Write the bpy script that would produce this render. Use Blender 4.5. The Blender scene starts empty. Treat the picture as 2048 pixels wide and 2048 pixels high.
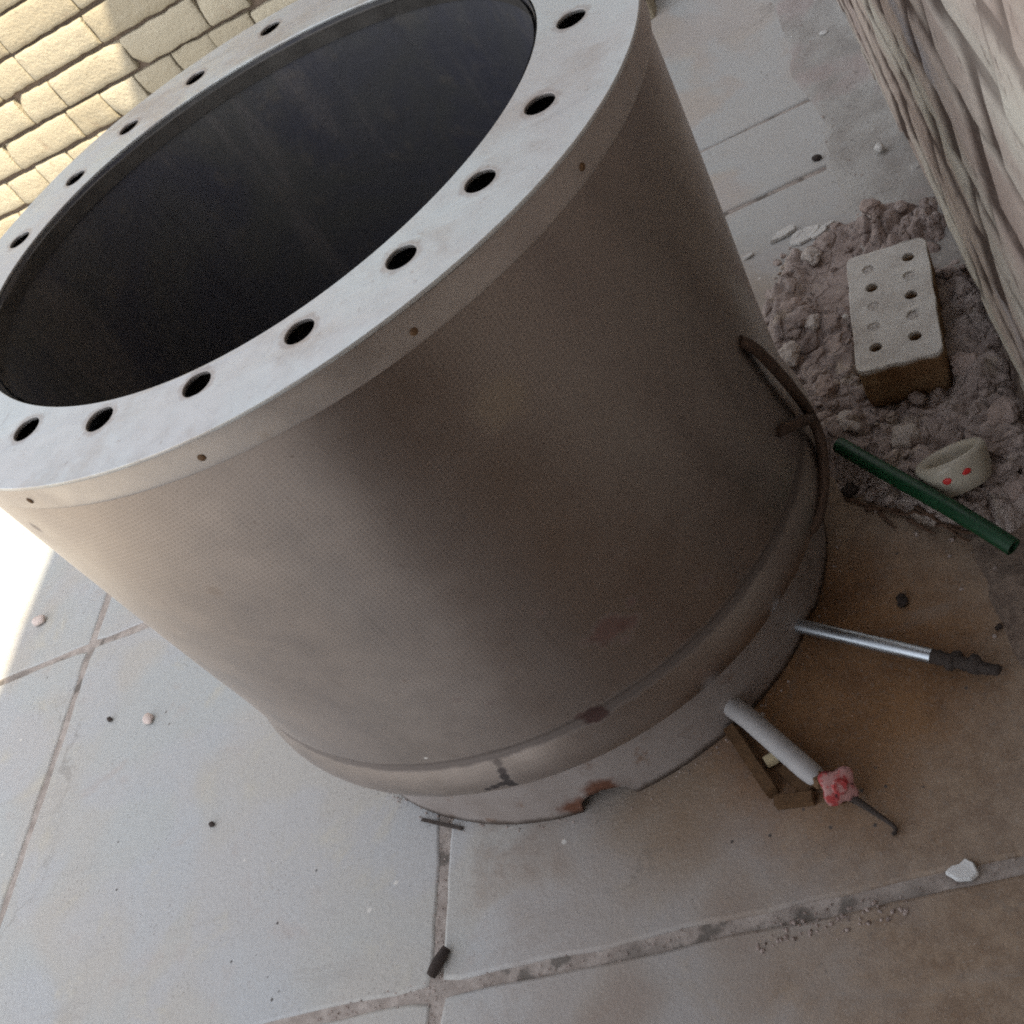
import bpy, bmesh, math, random
from mathutils import Vector, Matrix, noise
R_ = math.radians
rnd = random.Random(7)
S = bpy.context.scene
COL = S.collection
SC = 0.4                      # metres per drum radius unit

# ------------------------------------------------------------------ helpers
def link(name, me, mat=None, parent=None):
    o = bpy.data.objects.new(name, me)
    COL.objects.link(o)
    if mat is not None and me is not None:
        for m in (mat if isinstance(mat, (list, tuple)) else [mat]):
            me.materials.append(m)
    if parent is not None:
        o.parent = parent
    return o

def tag(o, label=None, cat=None, group=None, kind=None):
    if label: o['label'] = label
    if cat: o['category'] = cat
    if group: o['group'] = group
    if kind: o['kind'] = kind
    return o

def empty(name, loc, label, cat, group=None):
    o = bpy.data.objects.new(name, None)
    COL.objects.link(o)
    o.location = loc
    o.empty_display_size = 0.05
    return tag(o, label, cat, group)

def to_mesh(bm, name, smooth=False, sharp=None):
    bmesh.ops.recalc_face_normals(bm, faces=bm.faces)
    if smooth:
        for f in bm.faces: f.smooth = True
        if sharp:
            for e in bm.edges:
                if len(e.link_faces) == 2 and e.calc_face_angle(0) > R_(sharp):
                    e.smooth = False
    me = bpy.data.meshes.new(name)
    bm.to_mesh(me); bm.free()
    return me

def tube(bm, pts, rad, n=16, hollow=0.0, cap=True):
    """swept round bar; rad is a number or a list; hollow = inner radius share"""
    pts = [Vector(p) for p in pts]
    if not isinstance(rad, (list, tuple)): rad = [rad]*len(pts)
    def rings(scale):
        out = []; up = None
        for i, p in enumerate(pts):
            d = (pts[min(i+1, len(pts)-1)] - pts[max(i-1, 0)]).normalized()
            if up is None:
                up = Vector((0, 0, 1)) if abs(d.z) < .9 else Vector((1, 0, 0))
            a = d.cross(up).normalized(); b = a.cross(d).normalized(); up = b
            out.append([bm.verts.new(p + (a*math.cos(t) + b*math.sin(t))*rad[i]*scale)
                        for t in [2*math.pi*k/n for k in range(n)]])
        return out
    A = rings(1.0)
    def skin(r):
        for i in range(len(r)-1):
            for k in range(n):
                bm.faces.new((r[i][k], r[i][(k+1) % n], r[i+1][(k+1) % n], r[i+1][k]))
    skin(A)
    if hollow:
        B = rings(hollow); skin(B)
        for e in (0, -1):
            for k in range(n):
                bm.faces.new((A[e][k], A[e][(k+1) % n], B[e][(k+1) % n], B[e][k]))
    elif cap:
        bm.faces.new(A[0]); bm.faces.new(A[-1])

def box(bm, c, size, rot=None):
    m = Matrix.Translation(c) @ (rot.to_4x4() if rot else Matrix()) @ Matrix.Diagonal((*size, 1))
    return bmesh.ops.create_cube(bm, size=1, matrix=m)['verts']

# ------------------------------------------------------------------ material nodes
class M:
    def __init__(s, name):
        s.m = bpy.data.materials.new(name); s.m.use_nodes = True
        s.nt = s.m.node_tree; s.b = s.nt.nodes['Principled BSDF']
        s.co = s.nt.nodes.new('ShaderNodeTexCoord')
        s.pos = s.nt.nodes.new('ShaderNodeNewGeometry').outputs['Position']
    def n(s, t, **k):
        x = s.nt.nodes.new(t)
        for a, v in k.items(): setattr(x, a, v)
        return x
    def l(s, a, b): s.nt.links.new(a, b)
    def put(s, sock, v):
        if isinstance(v, bpy.types.NodeSocket): s.l(v, sock)
        elif isinstance(v, (tuple, list)) and len(v) == 3 and sock.type == 'RGBA': sock.default_value = (*v, 1)
        else: sock.default_value = v
    def noise(s, scale, detail=5, rough=.55, vec=None, dist=0, out='Fac'):
        x = s.n('ShaderNodeTexNoise'); s.l(vec or s.pos, x.inputs['Vector'])
        x.inputs['Scale'].default_value = scale; x.inputs['Detail'].default_value = detail
        x.inputs['Roughness'].default_value = rough; x.inputs['Distortion'].default_value = dist
        return x.outputs[out]
    def vor(s, scale, vec=None, feature='F1', out='Distance', rand=1):
        x = s.n('ShaderNodeTexVoronoi', feature=feature); s.l(vec or s.pos, x.inputs['Vector'])
        x.inputs['Scale'].default_value = scale; x.inputs['Randomness'].default_value = rand
        return x.outputs[out]
    def ramp(s, fac, lo, hi, a=0.0, b=1.0):
        x = s.n('ShaderNodeMapRange', interpolation_type='SMOOTHSTEP'); s.put(x.inputs[0], fac)
        for i, v in enumerate((lo, hi, a, b)): x.inputs[i+1].default_value = v
        return x.outputs[0]
    def mix(s, fac, a, b, mode='MIX'):
        x = s.n('ShaderNodeMix', data_type='RGBA', blend_type=mode)
        s.put(x.inputs[0], fac); s.put(x.inputs[6], a); s.put(x.inputs[7], b)
        return x.outputs[2]
    def math(s, op, a, b=0.0, c=0.0):
        x = s.n('ShaderNodeMath', operation=op)
        s.put(x.inputs[0], a); s.put(x.inputs[1], b)
        if op in ('MULTIPLY_ADD', 'COMPARE', 'SMOOTH_MIN'): s.put(x.inputs[2], c)
        return x.outputs[0]
    def vmath(s, op, a, b):
        x = s.n('ShaderNodeVectorMath', operation=op); s.put(x.inputs[0], a); s.put(x.inputs[1], b)
        return x.outputs['Value'] if op in ('DISTANCE', 'LENGTH', 'DOT_PRODUCT') else x.outputs[0]
    def mapping(s, vec, scale=(1, 1, 1), rot=(0, 0, 0), loc=(0, 0, 0)):
        x = s.n('ShaderNodeMapping'); s.l(vec, x.inputs[0])
        x.inputs['Scale'].default_value = scale; x.inputs['Rotation'].default_value = rot; x.inputs['Location'].default_value = loc
        return x.outputs[0]
    def spot(s, p, r0, r1, wob=.5, nscale=60, squash=None):
        """mask: 1 within r0 of p, 0 beyond r1, with a ragged edge"""
        v = s.vmath('SUBTRACT', s.pos, tuple(p))
        if squash: v = s.mapping(v, scale=squash)
        d = s.vmath('LENGTH', v, (0, 0, 0))
        d = s.math('ADD', d, s.math('MULTIPLY', s.math('SUBTRACT', s.noise(nscale, 4), .5), wob*r1*2))
        return s.ramp(d, r0, r1, 1, 0)
    def bump(s, h, strength=.5, dist=.002, normal=None):
        x = s.n('ShaderNodeBump'); x.inputs['Strength'].default_value = strength
        x.inputs['Distance'].default_value = dist; s.put(x.inputs['Height'], h)
        if normal is not None: s.l(normal, x.inputs['Normal'])
        s.l(x.outputs[0], s.b.inputs['Normal']); return x.outputs[0]
    def set(s, col=None, rough=None, metal=None, spec=None):
        if col is not None: s.put(s.b.inputs['Base Color'], col)
        if rough is not None: s.put(s.b.inputs['Roughness'], rough)
        if metal is not None: s.put(s.b.inputs['Metallic'], metal)
        if spec is not None: s.put(s.b.inputs['Specular IOR Level'], spec)
        return s.m

def simple(name, col, rough=.6, metal=0.0, var=.25, scale=30, bump=.3, bd=.001):
    m = M(name)
    f = m.noise(scale, 6)
    c = m.mix(f, tuple(x*(1-var) for x in col), tuple(min(1, x*(1+var)) for x in col))
    m.bump(m.noise(scale*4, 4), bump, bd)
    return m.set(c, m.ramp(f, .2, .8, rough-.08, min(1, rough+.08)), metal)

# ------------------------------------------------------------------ drum frame
TI = Matrix(((1.05356, -.00221, .03521), (-.00213, .95036, -.03956), (-.03724, .03772, .9986)))
def D(th, r, z):              # drum coordinates -> world metres
    return (TI @ Vector((r*math.cos(th), r*math.sin(th), z))) * SC
def zfloor(th, r, wz=0.0):    # drum z whose world height is wz (metres)
    return (wz/SC - TI[2][0]*r*math.cos(th) - TI[2][1]*r*math.sin(th)) / TI[2][2]
HT = 1.9243
def four(c, t):
    return c[0] + c[1]*math.cos(t) + c[2]*math.cos(2*t) + c[3]*math.cos(3*t) + c[4]*math.sin(t) + c[5]*math.sin(2*t) + c[6]*math.sin(3*t)
F_OUT = [0.9911, 0.0003, -0.0061, 0.0086, -0.0095, -0.0056, -0.003]
F_IN = [0.7627, -0.0049, 0.0116, -0.0003, -0.0129, 0.0058, 0.0116]

# ------------------------------------------------------------------ materials
BOLT = {0: (93, .885), 1: (110, .869), 2: (126, .876), 3: (141, .86), 4: (159, .858), -6: (-3, .846), -7: (-25, .843), -8: (-41, .842), -9: (-56, .846), -10: (-72, .844), -11: (-88, .829), -12: (-105, .832), -13: (-121, .841), -14: (-136, .845), -15: (-153, .85), -16: (-169, .853), -17: (175, .857), -5: (13, .85), -4: (29, .855), -3: (45, .86), -2: (61, .868), -1: (77, .878)}
def mat_paving():
    m = M('flagstone')
    a = m.noise(3.2, 3, .5, dist=.6); b = m.noise(9, 8, .68, dist=.5); g = m.noise(160, 4, .7); gg = m.noise(420, 3, .7)
    isl = m.noise(5.5, 2, .4, vec=m.mapping(m.pos, loc=(3.3, 1.1, 0)), dist=.4)
    cell = m.vor(1.19, out='Color', vec=m.mapping(m.pos, loc=(.2, .52, 0)), rand=.2)
    c = m.mix(m.ramp(a, .38, .62), (.405, .388, .362), (.385, .398, .396))
    c = m.mix(m.math('MULTIPLY', m.ramp(isl, .46, .58), .45), c, (.392, .400, .422))
    c = m.mix(m.math('MULTIPLY', m.ramp(b, .55, .72), .6), c, (.46, .43, .36))
    c = m.mix(m.math('MULTIPLY', m.ramp(b, .44, .30), .45), c, (.36, .31, .285))
    # right-hand slabs are browner and walked-in with soil
    sx = m.n('ShaderNodeSeparateXYZ'); m.l(m.pos, sx.inputs[0])
    xr = m.math('ADD', sx.outputs[0], m.math('MULTIPLY', m.math('SUBTRACT', b, .5), .5))
    yb = m.math('ADD', sx.outputs[1], m.math('MULTIPLY', m.math('SUBTRACT', a, .5), .5))
    br = m.math('MULTIPLY', m.ramp(xr, -.19, .0), m.ramp(yb, .9, .1))
    gx = m.math('SUBTRACT', 1.0, m.math('MULTIPLY', m.ramp(isl, .38, .56), .45))
    c = m.mix(m.math('MULTIPLY', m.math('MULTIPLY', br, gx), .85), c, (.255, .20, .165))
    dirt = m.math('MULTIPLY', m.ramp(xr, .12, .42), m.ramp(yb, .55, .1))
    c = m.mix(m.math('MULTIPLY', dirt, .8), c, m.mix(m.ramp(m.noise(38, 6, .7), .35, .65), (.20, .130, .080), (.31, .225, .155)))
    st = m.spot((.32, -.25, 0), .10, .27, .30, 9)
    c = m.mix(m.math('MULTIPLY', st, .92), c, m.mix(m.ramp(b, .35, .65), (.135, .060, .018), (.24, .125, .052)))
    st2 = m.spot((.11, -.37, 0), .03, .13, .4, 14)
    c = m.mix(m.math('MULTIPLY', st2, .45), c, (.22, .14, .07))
    c = m.mix(m.math('MULTIPLY', m.ramp(g, .5, .8), .45), c, (.25, .235, .22))
    c = m.mix(m.math('MULTIPLY', m.ramp(gg, .54, .72), .4), c, (.22, .20, .185))
    c = m.mix(m.math('MULTIPLY', m.ramp(gg, .45, .28), .3), c, (.56, .545, .52))
    scf = m.noise(24, 5, .6, vec=m.mapping(m.pos, rot=(0, 0, .5), scale=(.15, 1, 1)))
    c = m.mix(m.math('MULTIPLY', m.ramp(scf, .60, .70), .22), c, (.27, .25, .235))
    dust = m.math('MULTIPLY', m.ramp(m.math('ADD', sx.outputs[0], m.math('MULTIPLY', m.math('SUBTRACT', a, .5), .6)), .33, .52), m.ramp(sx.outputs[1], .45, .75))
    c = m.mix(m.math('MULTIPLY', dust, .8), c, m.mix(m.ramp(b, .4, .6), (.40, .375, .345), (.44, .43, .41)))
    far = m.math('MULTIPLY', m.ramp(sx.outputs[0], -.25, -.1), m.ramp(sx.outputs[1], .5, .8))
    c = m.mix(m.math('MULTIPLY', far, .45), c, m.mix(m.ramp(a, .45, .55), (.46, .40, .355), (.45, .455, .45)))
    sp = m.vor(34); spn = m.noise(6, 2)
    c = m.mix(m.math('MULTIPLY', m.ramp(sp, .10, .05), m.ramp(spn, .56, .62)), c, (.08, .07, .065))
    sp2 = m.vor(21, vec=m.mapping(m.pos, loc=(5, 2, 0)))
    c = m.mix(m.math('MULTIPLY', m.ramp(sp2, .09, .05), m.ramp(spn, .5, .42)), c, (.55, .53, .50))
    # hairline cracks and pores
    wv = m.n('ShaderNodeVectorMath', operation='MULTIPLY_ADD'); m.l(m.noise(4, 5, .65, out='Color'), wv.inputs[0]); wv.inputs[1].default_value = (.35, .35, 0); m.l(m.pos, wv.inputs[2])
    ck = m.vor(1.5, vec=wv.outputs[0], feature='DISTANCE_TO_EDGE')
    ckm = m.math('MULTIPLY', m.ramp(ck, .0015, .0045, 1, 0), m.ramp(m.noise(2.3, 2), .50, .60))
    c = m.mix(m.math('MULTIPLY', ckm, .32), c, (.16, .14, .125))
    po = m.vor(120, vec=m.mapping(m.pos, loc=(1, 7, 0)))
    c = m.mix(m.math('MULTIPLY', m.ramp(po, .22, .10), m.ramp(m.noise(11, 4), .50, .64, 0, .6)), c, (.15, .13, .115))
    h = m.math('ADD', m.math('MULTIPLY', b, 1.0), m.math('MULTIPLY', g, .45))
    m.bump(h, .45, .004)
    return m.set(c, m.ramp(b, .3, .7, .62, .85), spec=.35)

def mat_mortar():
    m = M('joint_mortar')
    a = m.noise(40, 6, .65); b = m.noise(7, 3)
    c = m.mix(m.ramp(a, .35, .65), (.29, .25, .225), (.40, .355, .325))
    c = m.mix(m.math('MULTIPLY', m.ramp(b, .54, .66), .7), c, (.17, .15, .135))
    c = m.mix(m.math('MULTIPLY', m.ramp(m.noise(16, 4), .58, .66), .75), c, (.10, .09, .08))
    m.bump(a, .7, .004)
    return m.set(c, .95, spec=.2)

def mat_concrete():
    m = M('rough_concrete')
    a = m.noise(10, 6, .6); g = m.noise(70, 6, .7); p = m.noise(4.5, 3)
    c = m.mix(m.ramp(a, .35, .68), (.32, .30, .28), (.42, .41, .39))
    c = m.mix(m.math('MULTIPLY', m.ramp(p, .5, .62), .6), c, (.38, .31, .295))
    c = m.mix(m.math('MULTIPLY', m.ramp(g, .58, .72), .8), c, (.12, .10, .09))
    c = m.mix(m.math('MULTIPLY', m.ramp(m.noise(24, 5, .7), .63, .70), .8), c, (.5, .48, .45))
    sx = m.n('ShaderNodeSeparateXYZ'); m.l(m.pos, sx.inputs[0])
    so = m.ramp(m.math('ADD', sx.outputs[1], m.math('MULTIPLY', m.math('SUBTRACT', p, .5), .5)), .45, .05)
    c = m.mix(m.math('MULTIPLY', so, .9), c, m.mix(m.ramp(g, .35, .65), (.12, .085, .065), (.235, .175, .135)))
    m.bump(m.math('ADD', a, m.math('MULTIPLY', g, .7)), .8, .006)
    return m.set(c, .95, spec=.2)

def mat_soil():
    m = M('dry_soil')
    a = m.noise(9, 6, .6); g = m.noise(55, 6, .7); v = m.vor(26, feature='DISTANCE_TO_EDGE', vec=m.vmath('ADD', m.pos, m.mix(.03, (0, 0, 0), m.noise(12, 4, out='Color'))))
    c = m.mix(m.ramp(a, .35, .65), (.34, .275, .25), (.47, .40, .37))
    c = m.mix(m.math('MULTIPLY', m.ramp(g, .52, .68), .7), c, (.17, .13, .12))
    c = m.mix(m.math('MULTIPLY', m.ramp(m.noise(18, 4), .58, .66), .6), c, (.44, .37, .30))
    m.bump(m.math('ADD', g, m.math('MULTIPLY', m.ramp(v, 0, .12), .6)), 1.0, .006)
    return m.set(c, 1.0, spec=.1)

def mat_brickwall():
    m = M('yellow_brick')
    at = m.n('ShaderNodeAttribute', attribute_name='tone')
    a = m.noise(14, 6, .6); g = m.noise(90, 5, .7)
    c = m.mix(at.outputs['Fac'], (.355, .31, .225), (.44, .395, .30))
    c = m.mix(m.math('MULTIPLY', m.ramp(a, .55, .75), .5), c, (.46, .42, .33))
    c = m.mix(m.math('MULTIPLY', m.ramp(a, .42, .25), .6), c, (.27, .19, .13))
    c = m.mix(m.math('MULTIPLY', m.ramp(m.noise(33, 4), .66, .74), .7), c, (.26, .2, .15))
    c = m.mix(m.math('MULTIPLY', m.ramp(g, .55, .72), .35), c, (.24, .18, .11))
    m.bump(m.math('ADD', a, m.math('MULTIPLY', g, .8)), .8, .008)
    return m.set(c, .9, spec=.25)

def mat_stonewall():
    m = M('rough_plastered_stone')
    at = m.n('ShaderNodeAttribute', attribute_name='joint')
    a = m.noise(7, 6, .6); g = m.noise(45, 6, .65); q = m.noise(3, 3, .5, vec=m.mapping(m.pos, scale=(1, .5, 2)))
    c = m.mix(m.ramp(a, .35, .65), (.43, .35, .31), (.54, .465, .41))
    c = m.mix(m.ramp(q, .46, .62), c, (.58, .55, .485))
    c = m.mix(m.math('MULTIPLY', m.ramp(q, .44, .34), .75), c, (.36, .355, .385))
    c = m.mix(m.math('MULTIPLY', at.outputs['Fac'], .9), c, (.065, .042, .034))
    c = m.mix(m.math('MULTIPLY', m.ramp(g, .56, .72), .75), c, (.20, .16, .14))
    m.bump(m.math('ADD', a, m.math('MULTIPLY', g, .7)), .9, .006)
    return m.set(c, .95, spec=.2)

def mat_body():
    m = M('brushed_steel_skin')
    uv = m.co.outputs['UV']
    a = m.noise(5, 5, .6); b = m.noise(16, 6, .65); g = m.noise(220, 3, .6)
    c = m.mix(m.ramp(a, .3, .7), (.335, .288, .260), (.37, .322, .293))
    suv = m.n('ShaderNodeSeparateXYZ'); m.l(uv, suv.inputs[0])
    for zc, wd, kk in ((.578, .0105, .72), (.374, .0135, .85)):  # dirt in both grooves, also painting in their crease shade
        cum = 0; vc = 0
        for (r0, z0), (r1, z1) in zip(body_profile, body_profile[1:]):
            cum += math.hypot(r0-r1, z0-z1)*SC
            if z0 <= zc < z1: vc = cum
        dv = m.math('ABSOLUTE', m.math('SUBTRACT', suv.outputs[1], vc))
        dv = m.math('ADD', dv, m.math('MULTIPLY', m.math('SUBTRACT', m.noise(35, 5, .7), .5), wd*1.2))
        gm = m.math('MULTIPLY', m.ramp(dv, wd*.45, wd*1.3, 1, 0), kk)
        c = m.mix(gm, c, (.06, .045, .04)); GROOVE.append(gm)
    scr = m.noise(60, 5, .6, vec=m.mapping(uv, scale=(1, .07, 1)))
    c = m.mix(m.math('MULTIPLY', m.ramp(scr, .60, .72), .22), c, (.18, .14, .12))
    c = m.mix(m.math('MULTIPLY', m.ramp(m.noise(110, 4, .7), .64, .72), .4), c, (.15, .10, .08))
    mu = m.math('MAXIMUM', GROOVE[0], GROOVE[1])
    for (th, z, r0, r1, k, col) in STAINS:
        p = D(R_(th), body_r(R_(th), z), z)
        w = m.math('MULTIPLY', m.spot(p, r0, r1, .30, 90), k)
        c = m.mix(w, c, col); mu = w if mu is None else m.math('MAXIMUM', mu, w)
    # stamped diagonal grain
    def band(ang, per):
        v = m.mapping(uv, rot=(0, 0, ang))
        s = m.n('ShaderNodeSeparateXYZ'); m.l(v, s.inputs[0])
        return m.math('SINE', m.math('MULTIPLY', s.outputs[0], 2*math.pi/per))
    gr = m.math('MULTIPLY', band(R_(38), .0058), band(R_(-52), .0074))
    fade = m.ramp(m.noise(3.5, 2), .35, .6, .3, 1)
    pits = m.math('MULTIPLY', m.ramp(gr, .15, .75), fade)
    c = m.mix(m.math('MULTIPLY', pits, .55), c, m.mix(.5, c, (.10, .085, .075)))
    m.bump(a, .025, .02)
    rgh = m.math('ADD', m.ramp(b, .3, .7, .33, .42), m.math('MULTIPLY', mu, .3))
    tg = m.n('ShaderNodeTangent', direction_type='RADIAL', axis='Z'); m.l(tg.outputs[0], m.b.inputs['Tangent'])
    m.b.inputs['Anisotropic'].default_value = .6; m.b.inputs['Anisotropic Rotation'].default_value = .25
    return m.set(c, rgh, m.math('SUBTRACT', 1.0, m.math('MULTIPLY', mu, .75)))

def mat_band():
    m = M('steel_collar')
    a = m.noise(6, 5, .6); b = m.noise(30, 6)
    c = m.mix(m.ramp(a, .35, .65), (.42, .375, .345), (.50, .46, .43))
    c = m.mix(m.math('MULTIPLY', m.ramp(b, .6, .75), .4), c, (.33, .26, .19))
    m.bump(b, .1, .003)
    return m.set(c, m.ramp(b, .3, .7, .38, .5), .9)

def mat_flange():
    m = M('galvanised_flange')
    a = m.noise(7, 5, .6, dist=.5); b = m.noise(40, 6, .65)
    c = m.mix(m.ramp(a, .35, .65), (.55, .545, .54), (.57, .60, .60))
    c = m.mix(m.math('MULTIPLY', m.ramp(b, .60, .75), .45), c, (.40, .36, .34))
    c = m.mix(m.math('MULTIPLY', m.ramp(m.vor(18), .10, .04), m.ramp(m.noise(9, 2), .55, .62)), c, (.26, .21, .18))
    sc_ = m.noise(30, 5, .6, vec=m.mapping(m.pos, rot=(0, 0, .7), scale=(.12, 1, 1)))
    c = m.mix(m.math('MULTIPLY', m.ramp(sc_, .58, .70), .35), c, (.36, .36, .37))
    c = m.mix(m.math('MULTIPLY', m.ramp(m.noise(6, 6, .7), .50, .66), .6), c, (.43, .385, .35))
    c = m.mix(m.math('MULTIPLY', m.ramp(m.noise(85, 5, .7), .62, .70), .5), c, (.30, .25, .22))
    for a_, r_ in BOLT.values():
        if not (-135 < a_ < 5 or 85 < a_ < 165): continue
        w = m.spot(D(R_(a_), r_, HT), .0155, .021, .35, 120)
        c = m.mix(m.math('MULTIPLY', w, .45), c, (.30, .235, .20))
    m.bump(m.math('ADD', b, m.math('MULTIPLY', sc_, .6)), .2, .002)
    return m.set(c, m.ramp(b, .3, .7, .40, .52), .75)

def mat_inner():
    m = M('dark_liner')  # dark streaky liner metal
    a = m.noise(5, 5, .6, dist=.7); b = m.noise(26, 6, .65)
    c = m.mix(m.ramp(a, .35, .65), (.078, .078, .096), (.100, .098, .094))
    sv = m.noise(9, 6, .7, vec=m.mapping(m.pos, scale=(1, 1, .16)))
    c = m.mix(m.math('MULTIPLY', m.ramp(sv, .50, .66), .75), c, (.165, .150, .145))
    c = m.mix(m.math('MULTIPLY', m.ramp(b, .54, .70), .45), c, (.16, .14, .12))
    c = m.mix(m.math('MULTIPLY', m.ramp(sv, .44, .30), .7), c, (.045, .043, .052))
    m.bump(m.math('ADD', b, sv), .35, .004)
    return m.set(c, .62, .4)

def mat_oldbrick():
    m = M('pale_fired_brick')
    a = m.noise(22, 6, .6); g = m.noise(120, 5, .7)
    s = m.n('ShaderNodeSeparateXYZ'); m.l(m.co.outputs['Object'], s.inputs[0])
    c = m.mix(m.ramp(a, .35, .65), (.52, .49, .455), (.62, .60, .565))
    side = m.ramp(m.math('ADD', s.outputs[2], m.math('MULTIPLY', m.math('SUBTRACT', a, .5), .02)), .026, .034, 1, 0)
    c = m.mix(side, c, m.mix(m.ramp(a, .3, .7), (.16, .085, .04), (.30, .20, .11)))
    c = m.mix(m.math('MULTIPLY', m.ramp(g, .6, .75), .5), c, (.24, .21, .185))
    m.bump(m.math('ADD', a, g), .5, .003)
    return m.set(c, .95, spec=.2)

PROF = [(.80, .345), (.868, .347), (.905, .349), (.926, .356), (.932, .366), (.939, .378), (.955, .390), (.971, .406), (.982, .428), (.988, .456), (.9865, .487), (.980, .517), (.972, .543), (.966, .560), (.9625, .570), (.9600, .576), (.9588, .582), (.9600, .588), (.9625, .596), (.9625, .64),
        (.962, .70), (.962, .80), (.965, .95), (.969, 1.15), (.973, 1.4), (.977, 1.65), (.979, 1.86)]
def body_r(t, z):
    for (r0, z0), (r1, z1) in zip(PROF, PROF[1:]):
        if z0 <= z <= z1: r = r0+(r1-r0)*(z-z0)/(z1-z0)
    w = max(0, min(1, (1.75-z)/.8))
    return r + w*(.014*math.cos(t-R_(220)) + .0035*noise.noise((2.2*math.cos(t), 2.2*math.sin(t), z*1.7)))
def body_r0(z):
    for (r0, z0), (r1, z1) in zip(PROF, PROF[1:]):
        if z0 <= z <= z1: r = r0+(r1-r0)*(z-z0)/(z1-z0)
    return r
STAINS = [  # angle, drum z, core radius, outer radius, strength, colour
    (-73.5, .575, .009, .018, .95, (.050, .020, .017)), (-75.3, .595, .004, .010, .8, (.075, .035, .03)), (-72.2, .560, .003, .007, .8, (.06, .03, .025)),
    (-93.9, .455, .004, .0085, .95, (.02, .013, .013)), (-92.6, .462, .0035, .0075, .95, (.02, .013, .013)), (-95.3, .448, .003, .007, .95, (.02, .013, .013)),
    (-91.0, .515, .0035, .0085, .9, (.03, .02, .02)), (-91.2, .49, .004, .0085, .95, (.02, .014, .014)), (-91.3, .465, .004, .0085, .95, (.02, .014, .014)), (-91.2, .44, .0045, .0085, .95, (.02, .014, .014)), (-90.8, .545, .003, .008, .7, (.05, .035, .03)),
    (-64, .83, .012, .026, .8, (.115, .050, .040)), (-61, .80, .006, .016, .75, (.115, .050, .040)), (-59, .86, .003, .010, .7, (.12, .055, .045)), (-63, .76, .003, .010, .6, (.12, .06, .05)), (-70, 1.02, .002, .008, .6, (.11, .06, .05)), (-48, .72, .004, .012, .6, (.10, .05, .04)), (-67.5, .84, .004, .012, .5, (.12, .06, .05)), (-66, .79, .002, .008, .5, (.12, .06, .05)),
    (-84.5, .80, .003, .008, .6, (.09, .06, .055)), (-88, .86, .003, .008, .5, (.09, .06, .055)), (-79, .92, .002, .006, .6, (.08, .05, .045)), (-92, 1.0, .001, .005, .6, (.09, .06, .05)),
    (-101, .625, .0012, .003, .9, (.62, .60, .57)), (-126, 1.72, .003, .010, .6, (.12, .08, .06)), (-104, 1.48, .004, .012, .45, (.16, .115, .08)),
    (-58, 1.60, .012, .035, .3, (.26, .19, .09)), (-40, 1.30, .001, .004, .6, (.10, .07, .05)), (-52, 1.12, .001, .004, .6, (.10, .07, .05)), (-112, .98, .001, .004, .5, (.11, .08, .06))]

def catm(pts, n=8):
    out = []
    for i in range(len(pts)-1):
        p0, p1, p2, p3 = pts[max(i-1, 0)], pts[i], pts[i+1], pts[min(i+2, len(pts)-1)]
        for k in range(n):
            t = k/n
            out.append(tuple(.5*(2*b+(c-a)*t+(2*a-5*b+4*c-d)*t*t+(3*b-a-3*c+d)*t**3) for a, b, c, d in zip(p0, p1, p2, p3)))
    out.append(pts[-1]); return out
body_profile = catm(PROF, 6)
GROOVE = []
MP, MM, MC, MS = mat_paving(), mat_mortar(), mat_concrete(), mat_soil()
MBW, MSW, MBODY, MBAND, MFL, MIN, MOB = mat_brickwall(), mat_stonewall(), mat_body(), mat_band(), mat_flange(), mat_inner(), mat_oldbrick()
MLUMP = [simple('old_mortar', (.46, .41, .375), .95, 0, .25, 40, .8, .004), simple('earthy_mortar', (.36, .285, .255), .95, 0, .3, 40, .8, .004)]
MDARK = simple('dark_mortar', (.16, .12, .09), .95, 0, .4, 60, .6, .004)
MSTEEL = simple('bright_steel', (.50, .54, .58), .42, 1, .1, 20, .1)
MRUST = simple('black_rust', (.055, .042, .036), .8, .2, .5, 120, .8, .003)
MBRN = simple('brown_rust', (.12, .066, .03), .75, .2, .45, 60, .5, .002)
MREFL = simple('dark_reflection_rod', (.085, .055, .040), .6, .4, .45, 60, .5)
MWPAINT = simple('greyed_white_paint', (.36, .35, .35), .55, 0, .2, 50, .3)
MGREEN = simple('green_hose_rubber', (.002, .045, .014), .5, 0, .25, 40, .15)
MCREAM = simple('cream_glaze', (.46, .425, .35), .45, 0, .18, 30, .15)
MRED = simple('red_paint', (.60, .03, .03), .5, 0, .15, 60, .1)
MRAG = None
MWHITE = simple('white_china', (.72, .74, .75), .4, 0, .06, 40, .15)
MPLAST = simple('white_plaster', (.56, .55, .53), .95, 0, .2, 50, .6, .003)
MTWIG = simple('dry_twig', (.12, .07, .045), .9, 0, .5, 90, .5)
MPEB = simple('dark_stone', (.035, .024, .02), .85, 0, .4, 120, .6, .002)
MPINK = simple('pinkish_pebble', (.54, .45, .41), .8, 0, .15, 80, .4)

# ------------------------------------------------------------------ ground and paving
def sheet(name, x0, x1, y0, y1, z, mat, kind='structure'):
    bm = bmesh.new()
    v = [bm.verts.new(p) for p in ((x0, y0, z), (x1, y0, z), (x1, y1, z), (x0, y1, z))]
    bm.faces.new(v)
    return tag(link(name, to_mesh(bm, name), mat), kind=kind)

MG = M('bare_earth'); _a = MG.noise(2, 6)
MG.bump(MG.noise(20, 5), .6, .01)
sheet('ground', -60, 60, -60, 60, -.03, MG.set(MG.mix(_a, (.30, .25, .20), (.40, .35, .29)), .95))
sheet('joint_bed', -4.2, .70, -3.2, 4.6, -.0035, MM)

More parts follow.
